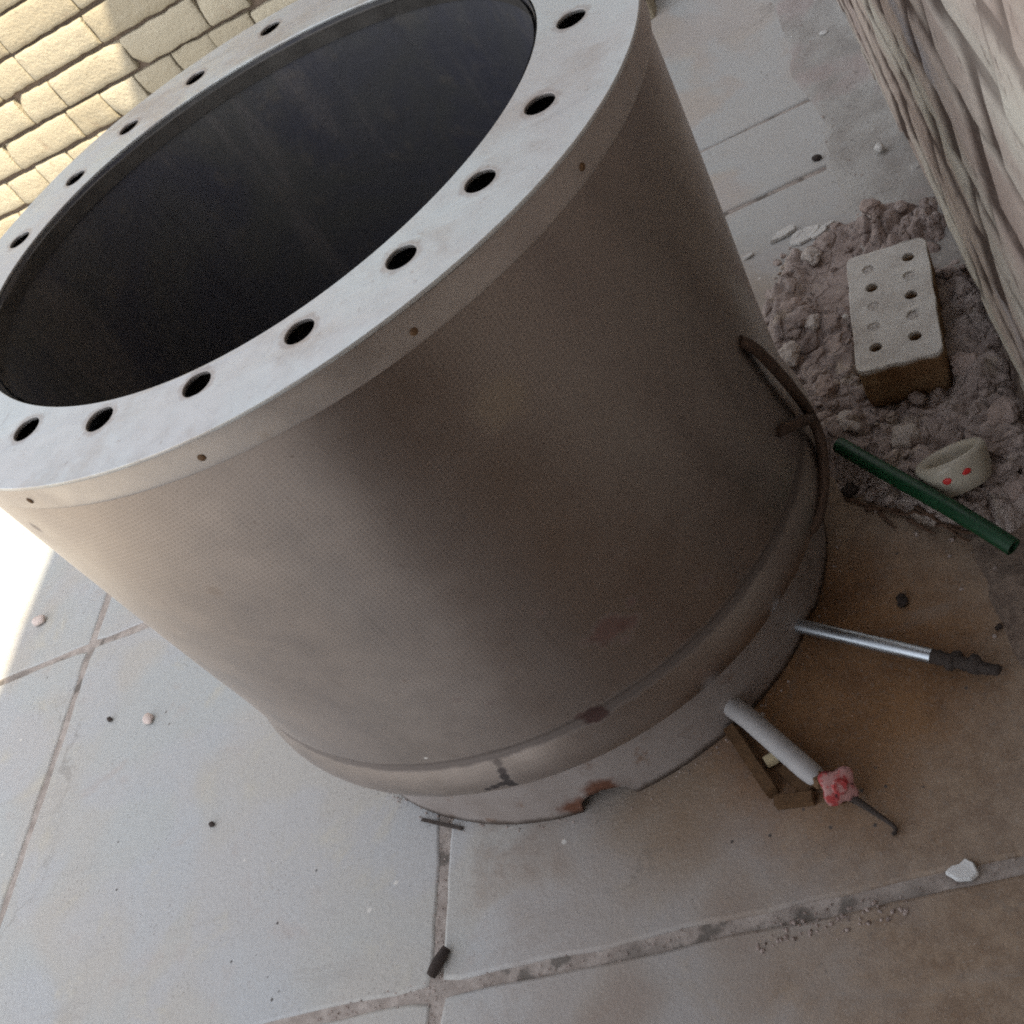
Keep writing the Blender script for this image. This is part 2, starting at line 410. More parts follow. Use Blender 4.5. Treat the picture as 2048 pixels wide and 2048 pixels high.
def slab(bm, x0, x1, y0, y1, g=.0085, seed=0):
    """one flagstone: irregular edge, rounded arris, slightly uneven top"""
    x0 += g; x1 -= g; y0 += g; y1 -= g
    pts = []
    def edge(ax, ay, bx, by):
        L = math.hypot(bx-ax, by-ay); n = max(2, int(L/.025))
        nx, ny = (by-ay)/L, -(bx-ax)/L
        for i in range(n):
            t = i/n; x = ax+(bx-ax)*t; y = ay+(by-ay)*t
            w = .0045*noise.noise((x*9+seed*3.1, y*9, seed)) + .002*noise.noise((x*40, y*40, seed))
            if i == 0: w = -.004; 
            pts.append((x+nx*w, y+ny*w))
    edge(x0, y0, x1, y0); edge(x1, y0, x1, y1); edge(x1, y1, x0, y1); edge(x0, y1, x0, y0)
    cx, cy = (x0+x1)/2, (y0+y1)/2
    dz = .0015*math.sin(seed*12.7)
    def ring(inset, z):
        out = []
        for x, y in pts:
            dx, dy = cx-x, cy-y
            ix = inset*(1 if dx > 0 else -1)*min(1, abs(dx)/.03); iy = inset*(1 if dy > 0 else -1)*min(1, abs(dy)/.03)
            out.append(bm.verts.new((x+ix, y+iy, z)))
        return out
    rr = [ring(0, -.028), ring(0, -.0045+dz), ring(.0015, -.0015+dz), ring(.005, dz)]
    n = len(pts)
    for a, b in zip(rr, rr[1:]):
        for k in range(n):
            f = bm.faces.new((a[k], a[(k+1) % n], b[(k+1) % n], b[k])); f.smooth = True
    bm.faces.new(rr[-1])
bm = bmesh.new()
XJ = [-4.2, -3.4, -2.55, -1.79, -1.0356, -.1946]
k = 0
for i in range(len(XJ)-1):
    off = [0, .21, -.13, 0, 0][i]
    ys = [-3.2, -2.17, -1.36, -.521, .296, 1.12, 1.93, 2.76, 3.6, 4.5]
    for a, b in zip(ys, ys[1:]):
        k += 1; slab(bm, XJ[i], XJ[i+1], a+(off if a > -3 else 0), b+(off if b < 4.4 else 0), .0072, k)
ys = [-3.2, -2.2, -1.35, -.521, .30, .771, 1.012, 1.95, 2.76, 3.6, 4.5]
for a, b in zip(ys, ys[1:]):
    k += 1; slab(bm, -.1946, .560, a, b, .0085 if a < .5 else .0048, k)
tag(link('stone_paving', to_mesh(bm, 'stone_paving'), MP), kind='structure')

# rough concrete strip along the wall foot
bm = bmesh.new()
nx, ny = 12, 300
gv = []
for j in range(ny+1):
    y = -3.2 + 7.8*j/ny; row = []
    e = .528 + .028*noise.noise((y*5, 2.2, 0)) + .012*noise.noise((y*23, 5, 0)) + .005*noise.noise((y*80, 1, 0))
    for i in range(nx+1):
        x = e + (.70-e)*i/nx
        z = .002 + .004*noise.noise((x*14, y*14, 1)) + .003*noise.noise((x*45, y*45, 4)) + .018*(i/nx)**2
        z = max(z, .0022) + .002 if i else .0006
        row.append(bm.verts.new((x, y, z)))
    gv.append(row)
for j in range(ny):
    for i in range(nx):
        f = bm.faces.new((gv[j][i], gv[j][i+1], gv[j+1][i+1], gv[j+1][i])); f.smooth = True
tag(link('concrete_strip', to_mesh(bm, 'concrete_strip'), MC), kind='structure')

# broken ground between the drum and the wall: heap of dry earth
HEAP = [(.335, .447), (.405, .575), (.50, .60), (.60, .60), (.68, .55), (.68, -.16), (.56, -.15), (.47, -.075), (.405, .0), (.365, .07), (.345, .2), (.335, .33)]
def inside(x, y):
    """signed distance to the heap outline, positive inside"""
    d = 9; ins = False; n = len(HEAP)
    for i in range(n):
        (ax, ay), (bx, by) = HEAP[i], HEAP[(i+1) % n]
        if (ay > y) != (by > y) and x < (bx-ax)*(y-ay)/(by-ay)+ax: ins = not ins
        L2 = (bx-ax)**2+(by-ay)**2; t = max(0, min(1, ((x-ax)*(bx-ax)+(y-ay)*(by-ay))/L2))
        d = min(d, math.hypot(x-ax-t*(bx-ax), y-ay-t*(by-ay)))
    return d if ins else -d
def heap_z(x, y):
    s = inside(x, y) + .012*noise.noise((x*22, y*22, 3))
    f = max(0, min(1, s/.05)); f = f*f*(3-2*f)
    p = Vector((x*11, y*11, 1.7))
    d, _ = noise.voronoi(Vector((x*14+.5*noise.noise(p*2), y*14+.5*noise.noise(p*2+Vector((5, 1, 0))), 0)))
    crack = min(1, (d[1]-d[0])/.22)
    h = .030 + .019*noise.noise(p) + .011*noise.noise(p*2.3) + .004*noise.noise(p*5.1) + .0025*noise.noise(p*11)
    h += .009*(crack-.7)
    h -= .017*max(0, 1-abs(noise.noise(p*1.15+Vector((3, 8, 1))))/.10) + .009*max(0, 1-abs(noise.noise(p*2.9+Vector((1, 2, 5))))/.14)
    # hollow beside the brick
    for (hx, hy, hr, hd) in ((.462, .455, .045, .035), (.47, .40, .03, .03), (.50, .515, .05, .03), (.62, .40, .05, .02)):
        h -= hd*math.exp(-((x-hx)**2+(y-hy)**2)/hr**2)
    return -.008 + f*(max(h, -.001)+.011)
bm = bmesh.new(); N = 150; gv = []
for j in range(N+40+1):
    y = -.21 + .87*j/(N+40); row = []
    for i in range(91):
        x = .30 + .40*i/90
        row.append(bm.verts.new((x, y, heap_z(x, y))))
    gv.append(row)
for j in range(len(gv)-1):
    for i in range(90):
        f = bm.faces.new((gv[j][i], gv[j][i+1], gv[j+1][i+1], gv[j+1][i])); f.smooth = True
tag(link('earth_heap', to_mesh(bm, 'earth_heap'), MS), kind='structure')

def rock(bm, c, r, seed, squash=.7, rough=.3, sub=2):
    mm = Matrix.Translation(c) @ Matrix.Rotation(seed*1.7, 4, 'Z') @ Matrix.Diagonal((r, r*.8, r*squash, 1))
    vs = bmesh.ops.create_icosphere(bm, subdivisions=sub, radius=1, matrix=mm)['verts']
    for v in vs:
        d = v.co - Vector(c)
        v.co = Vector(c) + d*(1 + rough*noise.noise(d/r*1.1 + Vector((seed*3.3, seed, 0))) + rough*.4*noise.noise(d/r*3 + Vector((seed, 0, 9))))
bm = bmesh.new()
for k in range(230):
    x, y = rnd.uniform(.33, .66), rnd.uniform(-.14, .6)
    s = inside(x, y)
    if s < -.012 or (s > .0 and rnd.random() < .15): continue
    if .455 < x < .63 and .12 < y < .37: continue
    r = rnd.choice([.003, .004, .005, .006, .008, .012])
    rock(bm, (x, y, max(0, heap_z(x, y)) + r*.2), r, k, .7, .4, 2)
for k in range(260):   # crumbs strewn along the wall foot and lower right corner
    x, y = (rnd.uniform(.50, .64), rnd.uniform(-.7, 1.5)) if k % 3 else (rnd.uniform(.20, .36), rnd.gauss(-.540, .008))
    if x > .645: continue
    r = rnd.choice([.001, .0015, .002, .003])
    rock(bm, (x, y, r*.3 + (.004 if x > .545 else 0)), r, k+900, .6, .5, 1)
for k in range(420):   # grit gathered against the drum foot
    t = rnd.uniform(0, 2*math.pi); rr = .905 + abs(rnd.gauss(0, .018))
    p = D(t, rr, 0); r = rnd.choice([.0008, .001, .0014, .002])
    rock(bm, (p.x, p.y, r*.3), r, k+2000, .6, .4, 1)
for k in range(500):   # and along the paving joints
    if k % 2: x, y = -.1946 + rnd.gauss(0, .006), rnd.uniform(-.75, -.25)
    else: x, y = rnd.uniform(-.4, .5), -.521 + rnd.gauss(0, .007)
    r = rnd.choice([.0007, .001, .0015])
    rock(bm, (x, y, -.002 + r*.3), r, k+3000, .6, .4, 1)
tag(link('soil_crumbs', to_mesh(bm, 'soil_crumbs'), MS), 'dry crumbs and clods of earth strewn over the broken ground', 'soil', kind='stuff')

for k, (x, y, r) in enumerate([(.385, .30, .022), (.42, .20, .02), (.44, .11, .018), (.405, .40, .02), (.455, .52, .018), (.60, .13, .022), (.50, .05, .019), (.62, .03, .024), (.395, .12, .015), (.565, .545, .02), (.43, .34, .015), (.60, -.09, .018)]):
    bm = bmesh.new(); rock(bm, (0, 0, 0), r, k*3.7+1, .55, .55, 3)
    for v in bm.verts: v.co += v.co.normalized()*.0015*noise.noise(v.co*220)
    o = link('mortar_lump', to_mesh(bm, 'mortar_lump'), MLUMP[k % 2]); o.location = (x, y, heap_z(x, y)+r*.12)
    tag(o, 'broken lump of old mortar half sunk in the dry earth heap', 'rubble', 'mortar lumps in the earth heap')

# ------------------------------------------------------------------ brick wall at the back
def brick_wall():
    az = R_(10); U = Vector((math.cos(az), -math.sin(az), 0)); Nn = Vector((math.sin(az), math.cos(az), 0))
    O = Nn*1.70
    bm = bmesh.new(); tone = bm.verts.layers.float.new('tone')
    course = .0925; Ls, Lh = .268, .134
    u0, u1 = -5.2, -.02
    zs = .349+.0075 - 4*course + .5*course
    r = random.Random(3)
    row = 0; z = .0
    base = (.353 % course)
    rows = int(1.95/course)
    def brick(ua, ub, za, zb, t):
        g = .0015; d = r.uniform(-.004, .004); rot = r.uniform(-.012, .012)
        ua += g; ub -= g
        za += r.uniform(.004, .009); zb -= r.uniform(.003, .008)
        def lines(a, b, step):
            k = max(2, int((b-a-.016)/step))
            return [a, a+.0025, a+.008] + [a+.008+(b-a-.016)*q/k for q in range(1, k)] + [b-.008, b-.0025, b]
        ul, zl = lines(ua, ub, .02), lines(za, zb, .018)
        nu, nz = len(ul)-1, len(zl)-1
        ch = [r.uniform(-.02, .012) for _ in range(4)]
        grid = []
        cu, cz = (ua+ub)/2, (za+zb)/2
        for j in range(nz+1):
            rw = []
            for i in range(nu+1):
                u = ul[i]; zz = zl[j]
                eu = min(u-ua, ub-u); ez = min(zz-za, zb-zz)
                w = .003*noise.noise((u*13, zz*13, row*2.1)) + .002*noise.noise((u*45, zz*45, 2)) + .001*noise.noise((u*110, zz*110, 2))
                out = -.004*max(0, 1-eu/.006) - .005*max(0, 1-ez/.007)
                du = 0; dzz = 0
                if ez < .003: dzz = (.0035*noise.noise((u*22, zz*9, 7)) + .002*noise.noise((u*60, zz, 1)))
                if eu < 1e-6: du = .003*noise.noise((u*9, zz*30, 4))
                # knocked-off corners
                q = (0 if i < nu/2 else 1) + (0 if j < nz/2 else 2)
                if ch[q] > .004: out -= ch[q]*2.5*max(0, 1-eu/.04)*max(0, 1-ez/.035)
                zz2 = zz + dzz + rot*(u-cu)
                p = O + U*(u+du) + Nn*(-.0 - (d + w + out)) + Vector((0, 0, zz2))
                v = bm.verts.new(p); v[tone] = t; rw.append(v)
            grid.append(rw)
        for j in range(nz):
            for i in range(nu):
                f = bm.faces.new((grid[j][i], grid[j][i+1], grid[j+1][i+1], grid[j+1][i])); f.smooth = True
        # returns into the joint
        ringv = grid[0] + [g_[-1] for g_ in grid[1:]] + grid[-1][-2::-1] + [g_[0] for g_ in grid[-2:0:-1]]
        back = []
        for v in ringv:
            b = bm.verts.new(v.co + Nn*.05); b[tone] = t; back.append(b)
        for a in range(len(ringv)):
            b = (a+1) % len(ringv)
            bm.faces.new((ringv[a], ringv[b], back[b], back[a]))
    z0 = .356 - 4*course
    for row in range(-1, rows):
        za = z0 + row*course
        u = u0 + r.uniform(0, .2)
        hd = row % 2
        while u < u1:
            L = Lh if (r.random() < .45) else Ls
            L *= r.uniform(.96, 1.04)
            ub = min(u+L, u1)
            if ub-u > .03: brick(u, ub, za, za+course, r.random())
            u = ub + r.uniform(.0, .004)
    me = to_mesh(bm, 'brick_courses')
    root = empty('brick_wall', O+U*(-2.6), 'sunlit yellow brick wall with dark open joints behind the drum', 'wall')
    root_inv = Matrix.Translation(-(O+U*(-2.6)))
    me.transform(root_inv); link('brick_face', me, MBW, root)
    bm = bmesh.new()
    ht = z0 + rows*course
    c = O + U*((u0+u1)/2) + Nn*.135 + Vector((0, 0, ht/2))
    rm = Matrix.Rotation(-az, 3, 'Z')
    box(bm, c, (u1-u0-.02, .23, ht), rm)
    me = to_mesh(bm, 'mortar_core'); me.transform(root_inv); link('mortar_core', me, MDARK, root)
brick_wall()

# ------------------------------------------------------------------ stone wall on the right
def stone_wall():
    X = .650; H = 3.7; ya, yb = -6.0, 4.6
    bm = bmesh.new(); jl = bm.verts.layers.float.new('joint')
    r = random.Random(11)
    courses = []; z = -.05
    while z < H:
        h = r.uniform(.074, .088); st = []; y = ya - r.uniform(0, .3)
        while y < yb+.4:
            L = r.uniform(.15, .235); st.append((y, y+L, r.uniform(-.005, .007), r.uniform(-.02, .02), r.uniform(-.02, .02))); y += L
        courses.append((z, z+h, st)); z += h
    def stone(y, z):
        wy = y +   .012*noise.noise((y*6, z*6, 0)) + .006*noise.noise((y*17, z*17, 3))
        wz = z + .010*noise.noise((y*5, z*5, 9)) + .005*noise.noise((y*17, z*17, 6))
        for a, b, st in courses:
            if a <= wz < b:
                for c, d, o, t1, t2 in st:
                    if c <= wy < d:
                        return min(wz-a, b-wz, .42*(wy-c), .42*(d-wy)), o*.5 + .5*t1*(wy-(c+d)/2) + .5*t2*(wz-(a+b)/2)
        return .05, 0
    zz = [-.05 + .0085*k for k in range(140)]
    while zz[-1] < H: zz.append(zz[-1] + .08)
    ylist = [ya]
    while ylist[-1] < yb: ylist.append(ylist[-1] + (.0085 if -.55 < ylist[-1] < 2.3 else (.03 if ylist[-1] > -1.2 else .12)))
    gv = []
    for z in zz:
        row = []
        for y in ylist:
            e, o = stone(y, z)
            j = max(0, min(1, (.0095-e)/.006)); j = j*j*(3-2*j)
            open_ = max(.45, min(1, 1.05+1.2*noise.noise((y*3.3, z*3.6, 5))))
            j *= open_
            x = X - .003 - o + .0035*j
            x +=   .0018*noise.noise((y*4, z*4, 1)) + .0012*noise.noise((y*21, z*21, 2)) + .0009*noise.noise((y*48, z*48, 8))
            if z < .09: x += .020*(1-max(0, z)/.09)*(1 if y < .75 else .3)
            v = bm.verts.new((x, y, z)); v[jl] = min(1, j*1.4); row.append(v)
        gv.append(row)
    for a in range(len(zz)-1):
        for b in range(len(ylist)-1):
            f = bm.faces.new((gv[a][b], gv[a][b+1], gv[a+1][b+1], gv[a+1][b])); f.smooth = True
    def strip(vs, dx=.35):
        bk = [bm.verts.new((X+dx, v.co.y, v.co.z)) for v in vs]
        for a in range(len(vs)-1):
            bm.faces.new((vs[a], vs[a+1], bk[a+1], bk[a]))
    strip(gv[-1]); strip([g[0] for g in gv]); strip([g[-1] for g in gv])
    bk = [bm.verts.new((X+.35, y, z)) for y, z in ((ya, -.05), (yb, -.05), (yb, zz[-1]), (ya, zz[-1]))]
    bm.faces.new(bk)
    tag(link('stone_wall', to_mesh(bm, 'stone_wall'), MSW), 'rough pale stone wall with dark open joints beside the paving', 'wall')
stone_wall()

# slab and end wall added out of view to darken the near paving
bm = bmesh.new(); box(bm, (.272, -.86, 2.13), (.745, 1.68, .12))
bmesh.ops.bevel(bm, geom=bm.edges[:], offset=.01, segments=2, affect='EDGES')
tag(link('shade_slab', to_mesh(bm, 'shade_slab'), MC), 'unseen grey concrete slab added overhead to shade the near paving', 'shade_blocker')
bm = bmesh.new(); box(bm, (.272, -1.6, 1.034), (.745, .2, 2.06))
bmesh.ops.bevel(bm, geom=bm.edges[:], offset=.01, segments=2, affect='EDGES')
tag(link('shade_wall', to_mesh(bm, 'shade_wall'), MC), 'unseen grey rendered wall added to shade the near paving', 'wall')

# ------------------------------------------------------------------ the drum
drum = empty('metal_drum', (0, 0, 0), 'big dull steel drum with a white bolt flange standing on the paving', 'drum')
NT = 256
TH = [2*math.pi*k/NT for k in range(NT)]

def lathe(profile, seg=NT, uv=False, deform=True, close=False, base_floor=False):
    bm = bmesh.new(); rings = []
    for (r, z) in profile:
        row = []
        for k in range(seg):
            t = 2*math.pi*k/seg
            rr, z2 = r, z
            if deform: rr = r + body_r(t, min(max(z, .345), 1.86)) - body_r0(min(max(z, .345), 1.86))
            if base_floor and z <= .001: z2 = zfloor(t, rr, .0005)
            row.append(bm.verts.new(D(t, rr, z2)))
        rings.append(row)
    uvl = bm.loops.layers.uv.new('UVMap') if uv else None
    cum = [0]
    for a, b in zip(profile, profile[1:]): cum.append(cum[-1]+math.hypot(a[0]-b[0], a[1]-b[1])*SC)
    for i in range(len(rings)-1):
        for k in range(seg):
            q = (k+1) % seg
            f = bm.faces.new((rings[i][k], rings[i][q], rings[i+1][q], rings[i+1][k])); f.smooth = True
            if uv:
                u0, u1 = k/seg*2*math.pi*.385, (k+1)/seg*2*math.pi*.385
                for lp, (u, v) in zip(f.loops, ((u0, cum[i]), (u1, cum[i]), (u1, cum[i+1]), (u0, cum[i+1]))):
                    lp[uvl].uv = (u, v)
    return bm, rings

# outer skin with a rolled bead near the foot
bm, _ = lathe(body_profile, uv=True)
link('body', to_mesh(bm, 'body'), MBODY, drum)

# collar under the flange
band = catm([(.979, 1.826), (.988, 1.830), (.9905, 1.836), (.991, 1.86), (.991, 1.900), (.990, 1.910), (.975, 1.913)], 3)
bm, _ = lathe(band, deform=False)
col = link('collar', to_mesh(bm, 'collar', True, 40), MBAND, drum)
rv = []
for k in range(14):
    t = R_(-34.4) - k*R_(27)*1.0 + (R_(.0))
    if k == 13: continue
    bm = bmesh.new()
    p = D(t, .991, 1.862); nrm = (D(t, 1.1, 1.862)-p).normalized()
    mm = Matrix.Translation(p) @ nrm.to_track_quat('Z', 'Y').to_matrix().to_4x4()
    bmesh.ops.create_uvsphere(bm, u_segments=12, v_segments=8, radius=1, matrix=mm @ Matrix.Diagonal((.0036, .0036, .0015, 1)))
    link('rivet', to_mesh(bm, 'rivet', True), MBRN, col)

# flange plate with drilled holes (filled 2-D outline given thickness)
HOLE_R = .0365
def flange():
    cu = bpy.data.curves.new('flange_outline', 'CURVE'); cu.dimensions = '2D'; cu.fill_mode = 'BOTH'
    def spl(pts):
        s = cu.splines.new('POLY'); s.points.add(len(pts)-1); s.use_cyclic_u = True
        for p, (x, y) in zip(s.points, pts): p.co = (x, y, 0, 1)
    spl([(four(F_OUT, t)*math.cos(t), four(F_OUT, t)*math.sin(t)) for t in TH])
    spl([(four(F_IN, t)*math.cos(t), four(F_IN, t)*math.sin(t)) for t in TH])
    for a, r in BOLT.values():
        a = R_(a); cx, cy = r*math.cos(a), r*math.sin(a)
        # holes follow the squash of the drum so that they stay round in the world
        spl([(cx + HOLE_R*math.cos(t)/1.054, cy + HOLE_R*math.sin(t)/.95) for t in [2*math.pi*k/28 for k in range(28)]])
    cu.extrude = .0035; cu.bevel_depth = .0015; cu.bevel_resolution = 1
    tmp = bpy.data.objects.new('flange_tmp', cu); COL.objects.link(tmp)
    dg = bpy.context.evaluated_depsgraph_get(); dg.update()
    me = bpy.data.meshes.new_from_object(tmp.evaluated_get(dg))
    bpy.data.objects.remove(tmp); bpy.data.curves.remove(cu)
    for v in me.vertices:
        p = v.co
        wv = .004*noise.noise((p.x*1.6, p.y*1.6, .5))
        v.co = (TI @ Vector((p.x, p.y, HT-.005+p.z+wv))) * SC
    me.name = 'flange'
    return link('flange', me, MFL, drum)
flange()

# inner liner: open pot with a floor, and its thin lip
def liner():
    bm = bmesh.new(); rings = []
    zs = [1.918, 1.90, 1.75, 1.4, 1.0, .7, .5, .44, .41, .40]
    sh = [.992, .988, .985, .98, .975, .97, .965, .95, .90, .80]
    for z, q in zip(zs, sh):
        rings.append([bm.verts.new(D(t, four(F_IN, t)*q*(1+.006*noise.noise((3*math.cos(t), 3*math.sin(t), z*2))), z)) for t in TH])
    rings.append([bm.verts.new(D(t, .4, .39)) for t in TH])
    for a, b in zip(rings, rings[1:]):
        for k in range(NT):
            f = bm.faces.new((a[k], a[(k+1) % NT], b[(k+1) % NT], b[k])); f.smooth = True
    bm.faces.new(rings[-1])
    link('liner', to_mesh(bm, 'liner'), MIN, drum)
    bm = bmesh.new()
    pr = [(1.0, 1.912), (.992, 1.908), (.990, 1.87), (.984, 1.868), (.982, 1.905)]
    rings = [[bm.verts.new(D(t, four(F_IN, t)*q - .003, z)) for t in TH] for q, z in pr]
    for a, b in zip(rings, rings[1:]):
        for k in range(NT):
            f = bm.faces.new((a[k], a[(k+1) % NT], b[(k+1) % NT], b[k])); f.smooth = True
    link('liner_lip', to_mesh(bm, 'liner_lip', True, 40), simple('worn_lip', (.12, .11, .10), .5, .6, .4, 30, .3), drum)
liner()

# foot ring with arched cut-outs at the floor
def foot_ring():
    bm = bmesh.new()
    nz = 12
    cuts = [(-83.5, 5.2, .085), (-30, 3.2, .035), (-165, 6, .07), (110, 6, .07)]
    outer_, inner_ = [], []
    seg = 360
    for j in range(nz+1):
        ro, ri = [], []
        for k in range(seg):
            t = 2*math.pi*k/seg; deg = math.degrees(t)
            base = .0005
            for c, w, h in cuts:
                d = abs((deg-c+180) % 360 - 180)
                if d < w: base = max(base, h*SC*math.sqrt(max(0, 1-(d/w)**2))**.6)
            base += .0012*max(0, noise.noise((k*.21, 3.3, 0)))
            if abs(deg-276) < 9: base += .004*max(0, noise.noise((k*.9, 7.3, 0)) + .2)
            top = .345
            f = j/nz
            r = .878 + .012*(1-f)**3 + .004*noise.noise((3*math.cos(t), 3*math.sin(t), f))
            w = .013*math.cos(t-R_(220))
            zb = zfloor(t, r, base)
            z = zb + (top-zb)*f
            ro.append(bm.verts.new(D(t, r+w, z))); ri.append(bm.verts.new(D(t, r+w-.016, z)))
        outer_.append(ro); inner_.append(ri)
    for G in (outer_, inner_):
        for j in range(nz):
            for k in range(seg):
                f = bm.faces.new((G[j][k], G[j][(k+1) % seg], G[j+1][(k+1) % seg], G[j+1][k])); f.smooth = True
    for k in range(seg):
        q = (k+1) % seg
        bm.faces.new((outer_[0][k], outer_[0][q], inner_[0][q], inner_[0][k]))
    m = M('foot_ring_steel')
    a = m.noise(8, 6, .6); g = m.noise(60, 5)
    c = m.mix(m.ramp(a, .35, .65), (.275, .235, .215), (.345, .31, .295))
    rs = m.math('MAXIMUM', m.spot(D(R_(-88.5), .892, .06), .014, .036, .5, 70), m.spot(D(R_(-83), .892, .13), .010, .030, .5, 70))
    c = m.mix(m.math('MULTIPLY', rs, .9), c, (.12, .035, .010))
    c = m.mix(m.math('MULTIPLY', m.ramp(m.noise(22, 5, .7), .56, .68), .6), c, (.20, .115, .07))
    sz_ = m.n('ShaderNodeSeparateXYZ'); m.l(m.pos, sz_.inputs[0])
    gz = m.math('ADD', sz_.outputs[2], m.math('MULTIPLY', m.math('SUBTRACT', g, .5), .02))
    c = m.mix(m.math('MULTIPLY', m.ramp(gz, .002, .014, 1, 0), .75), c, (.075, .05, .035))  # grimy foot edge, with contact shade painted into the same band
    c = m.mix(m.math('MULTIPLY', m.ramp(g, .6, .75), .4), c, (.22, .17, .14))
    m.bump(g, .3, .003)
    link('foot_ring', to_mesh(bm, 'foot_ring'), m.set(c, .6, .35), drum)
foot_ring()

# pipes that stick out from under the drum
bm = bmesh.new(); tube(bm, [(.22, -.118, .022), (.31, -.179, .021), (.452, -.276, .0185)], .0088, 20)
p1 = link('steel_pipe', to_mesh(bm, 'steel_pipe', True, 50), MSTEEL, drum)
bm = bmesh.new()
tube(bm, [(.448, -.273, .0185), (.47, -.288, .018), (.51, -.314, .0165)], [.0085, .0075, .006], 16)
for k, (t, r) in enumerate(((.1, .0105), (.32, .0112), (.5, .0095), (.66, .0115), (.82, .009), (.97, .0068))):
    p = Vector((.452, -.276, .0185)).lerp(Vector((.512, -.315, .0165)), t)
    rock(bm, p, r, 40+k, .8, .45, 2)
link('rusty_end', to_mesh(bm, 'rusty_end', True, 60), MRUST, p1)
bm = bmesh.new(); tube(bm, [(.18, -.222, .034), (.238, -.297, .029), (.290, -.374, .0225), (.298, -.385, .0215), (.303, -.391, .0208)], [.0128, .0128, .0128, .0118, .0085], 24)
p2 = link('white_pipe', to_mesh(bm, 'white_pipe', True, 50), MWPAINT, drum)
# small tap on the pipe end: dark body, faded red wheel handle, bent stem
bm = bmesh.new(); tube(bm, [(.300, -.387, .021), (.306, -.395, .021), (.307, -.396, .021), (.318, -.409, .020), (.319, -.410, .020), (.326, -.418, .019)], [.0105, .0105, .0075, .0075, .0095, .009], 6)
bmesh.ops.bevel(bm, geom=bm.edges[:], offset=.0006, segments=1, affect='EDGES')
link('valve_body', to_mesh(bm, 'valve_body'), MBRN, p2)
mv = M('faded_red_handle')
c_ = mv.mix(mv.ramp(mv.noise(70, 4, .6), .42, .56), (.36, .04, .04), (.40, .21, .20))
c_ = mv.mix(mv.ramp(mv.noise(120, 4), .58, .66), c_, (.10, .03, .035))
mv.bump(mv.noise(150, 4), .5, .002); mv.set(c_, .7)
bm = bmesh.new(); n = 60
cH = Vector((.3235, -.410, .0315)); nz_ = Vector((.35, -.62, .70)).normalized(); nx_ = nz_.orthogonal().normalized(); ny_ = nz_.cross(nx_)
ringsH = []
for q, h in ((.32, .0062), (.40, .0030), (.90, .0028), (1.0, .0012), (1.0, -.0060), (.9, -.0078), (.3, -.0078)):
    rw = []
    for k in range(n):
        t = 2*math.pi*k/n
        lobe = .0195 + .0032*math.cos(4*t) + .0012*noise.noise((math.cos(t)*3, math.sin(t)*3, 2))
        rr = lobe*q if q > .5 else .0225*q
        rw.append(bm.verts.new(cH + (nx_*math.cos(t) + ny_*math.sin(t))*rr + nz_*(h + .0012*math.sin(2*t+1)*q)))
    ringsH.append(rw)
for a, b in zip(ringsH, ringsH[1:]):
    for k in range(n): bm.faces.new((a[k], a[(k+1) % n], b[(k+1) % n], b[k]))
bm.faces.new(ringsH[0]); bm.faces.new(ringsH[-1])
link('valve_handle', to_mesh(bm, 'valve_handle', True, 50), mv.m, p2)
bm = bmesh.new()
tube(bm, [(.324, -.414, .019), (.333, -.420, .016), (.345, -.432, .011), (.356, -.444, .007), (.364, -.4535, .006), (.3662, -.458, .0055), (.3645, -.462, .005), (.361, -.4635, .005)], [.0052, .0048, .0036, .0028, .0026, .0025, .0024, .0022], 10)
link('valve_stem', to_mesh(bm, 'valve_stem', True, 50), MRUST, p2)
# bent rod added to stand for a dark reflection on the right flank
HP = [(-18.3, .958, 1.10), (-17.8, .974, 1.07), (-15.9, .978, 1.0), (-13.0, .980, .881), (-10.1, .982, .752), (-7.8, .984, .635), (-8.2, .988, .545), (-11.6, .990, .500), (-15.9, .990, .470), (-20.4, .988, .452), (-24.5, .980, .445), (-26, .960, .443)]
bm = bmesh.new(); tube(bm, catm([tuple(D(R_(a), r, z)) for a, r, z in HP], 5), .0062, 16)
hd = link('reflection_rod', to_mesh(bm, 'reflection_rod', True, 50), MREFL, drum)
bm = bmesh.new(); tube(bm, catm([tuple(D(R_(a), r, z)) for a, r, z in ((-8.4, .984, .61), (-13.9, .978, .695), (-18.9, .955, .759))], 5), .0066, 12)
link('reflection_stay', to_mesh(bm, 'reflection_stay', True, 50), MREFL, hd)
# folded steel bracket under the white pipe
bm = bmesh.new()
def plate(bm, a, b, th, h, z0=0.001):
    a = Vector(a); b = Vector(b); d = (b-a); L = d.length
    rot = Matrix.Rotation(math.atan2(d.y, d.x), 3, 'Z')
    vs = box(bm, Vector(((a.x+b.x)/2, (a.y+b.y)/2, z0+h/2)), (L, th, h), rot)
    return vs
plate(bm, (.208, -.290), (.246, -.386), .015, .018)
plate(bm, (.246, -.396), (.290, -.402), .014, .012)
plate(bm, (.262, -.352), (.288, -.392), .022, .007)
bmesh.ops.bevel(bm, geom=bm.edges[:], offset=.0014, segments=2, affect='EDGES')
br = link('bracket', to_mesh(bm, 'bracket'), MBRN, drum)
bm = bmesh.new(); tube(bm, [(.244, -.347, .011), (.258, -.343, .011)], .0082, 6)
bmesh.ops.bevel(bm, geom=bm.edges[:], offset=.0006, segments=1, affect='EDGES')
link('bolt', to_mesh(bm, 'bolt'), simple('brass_bolt', (.42, .35, .22), .6, .1), br)

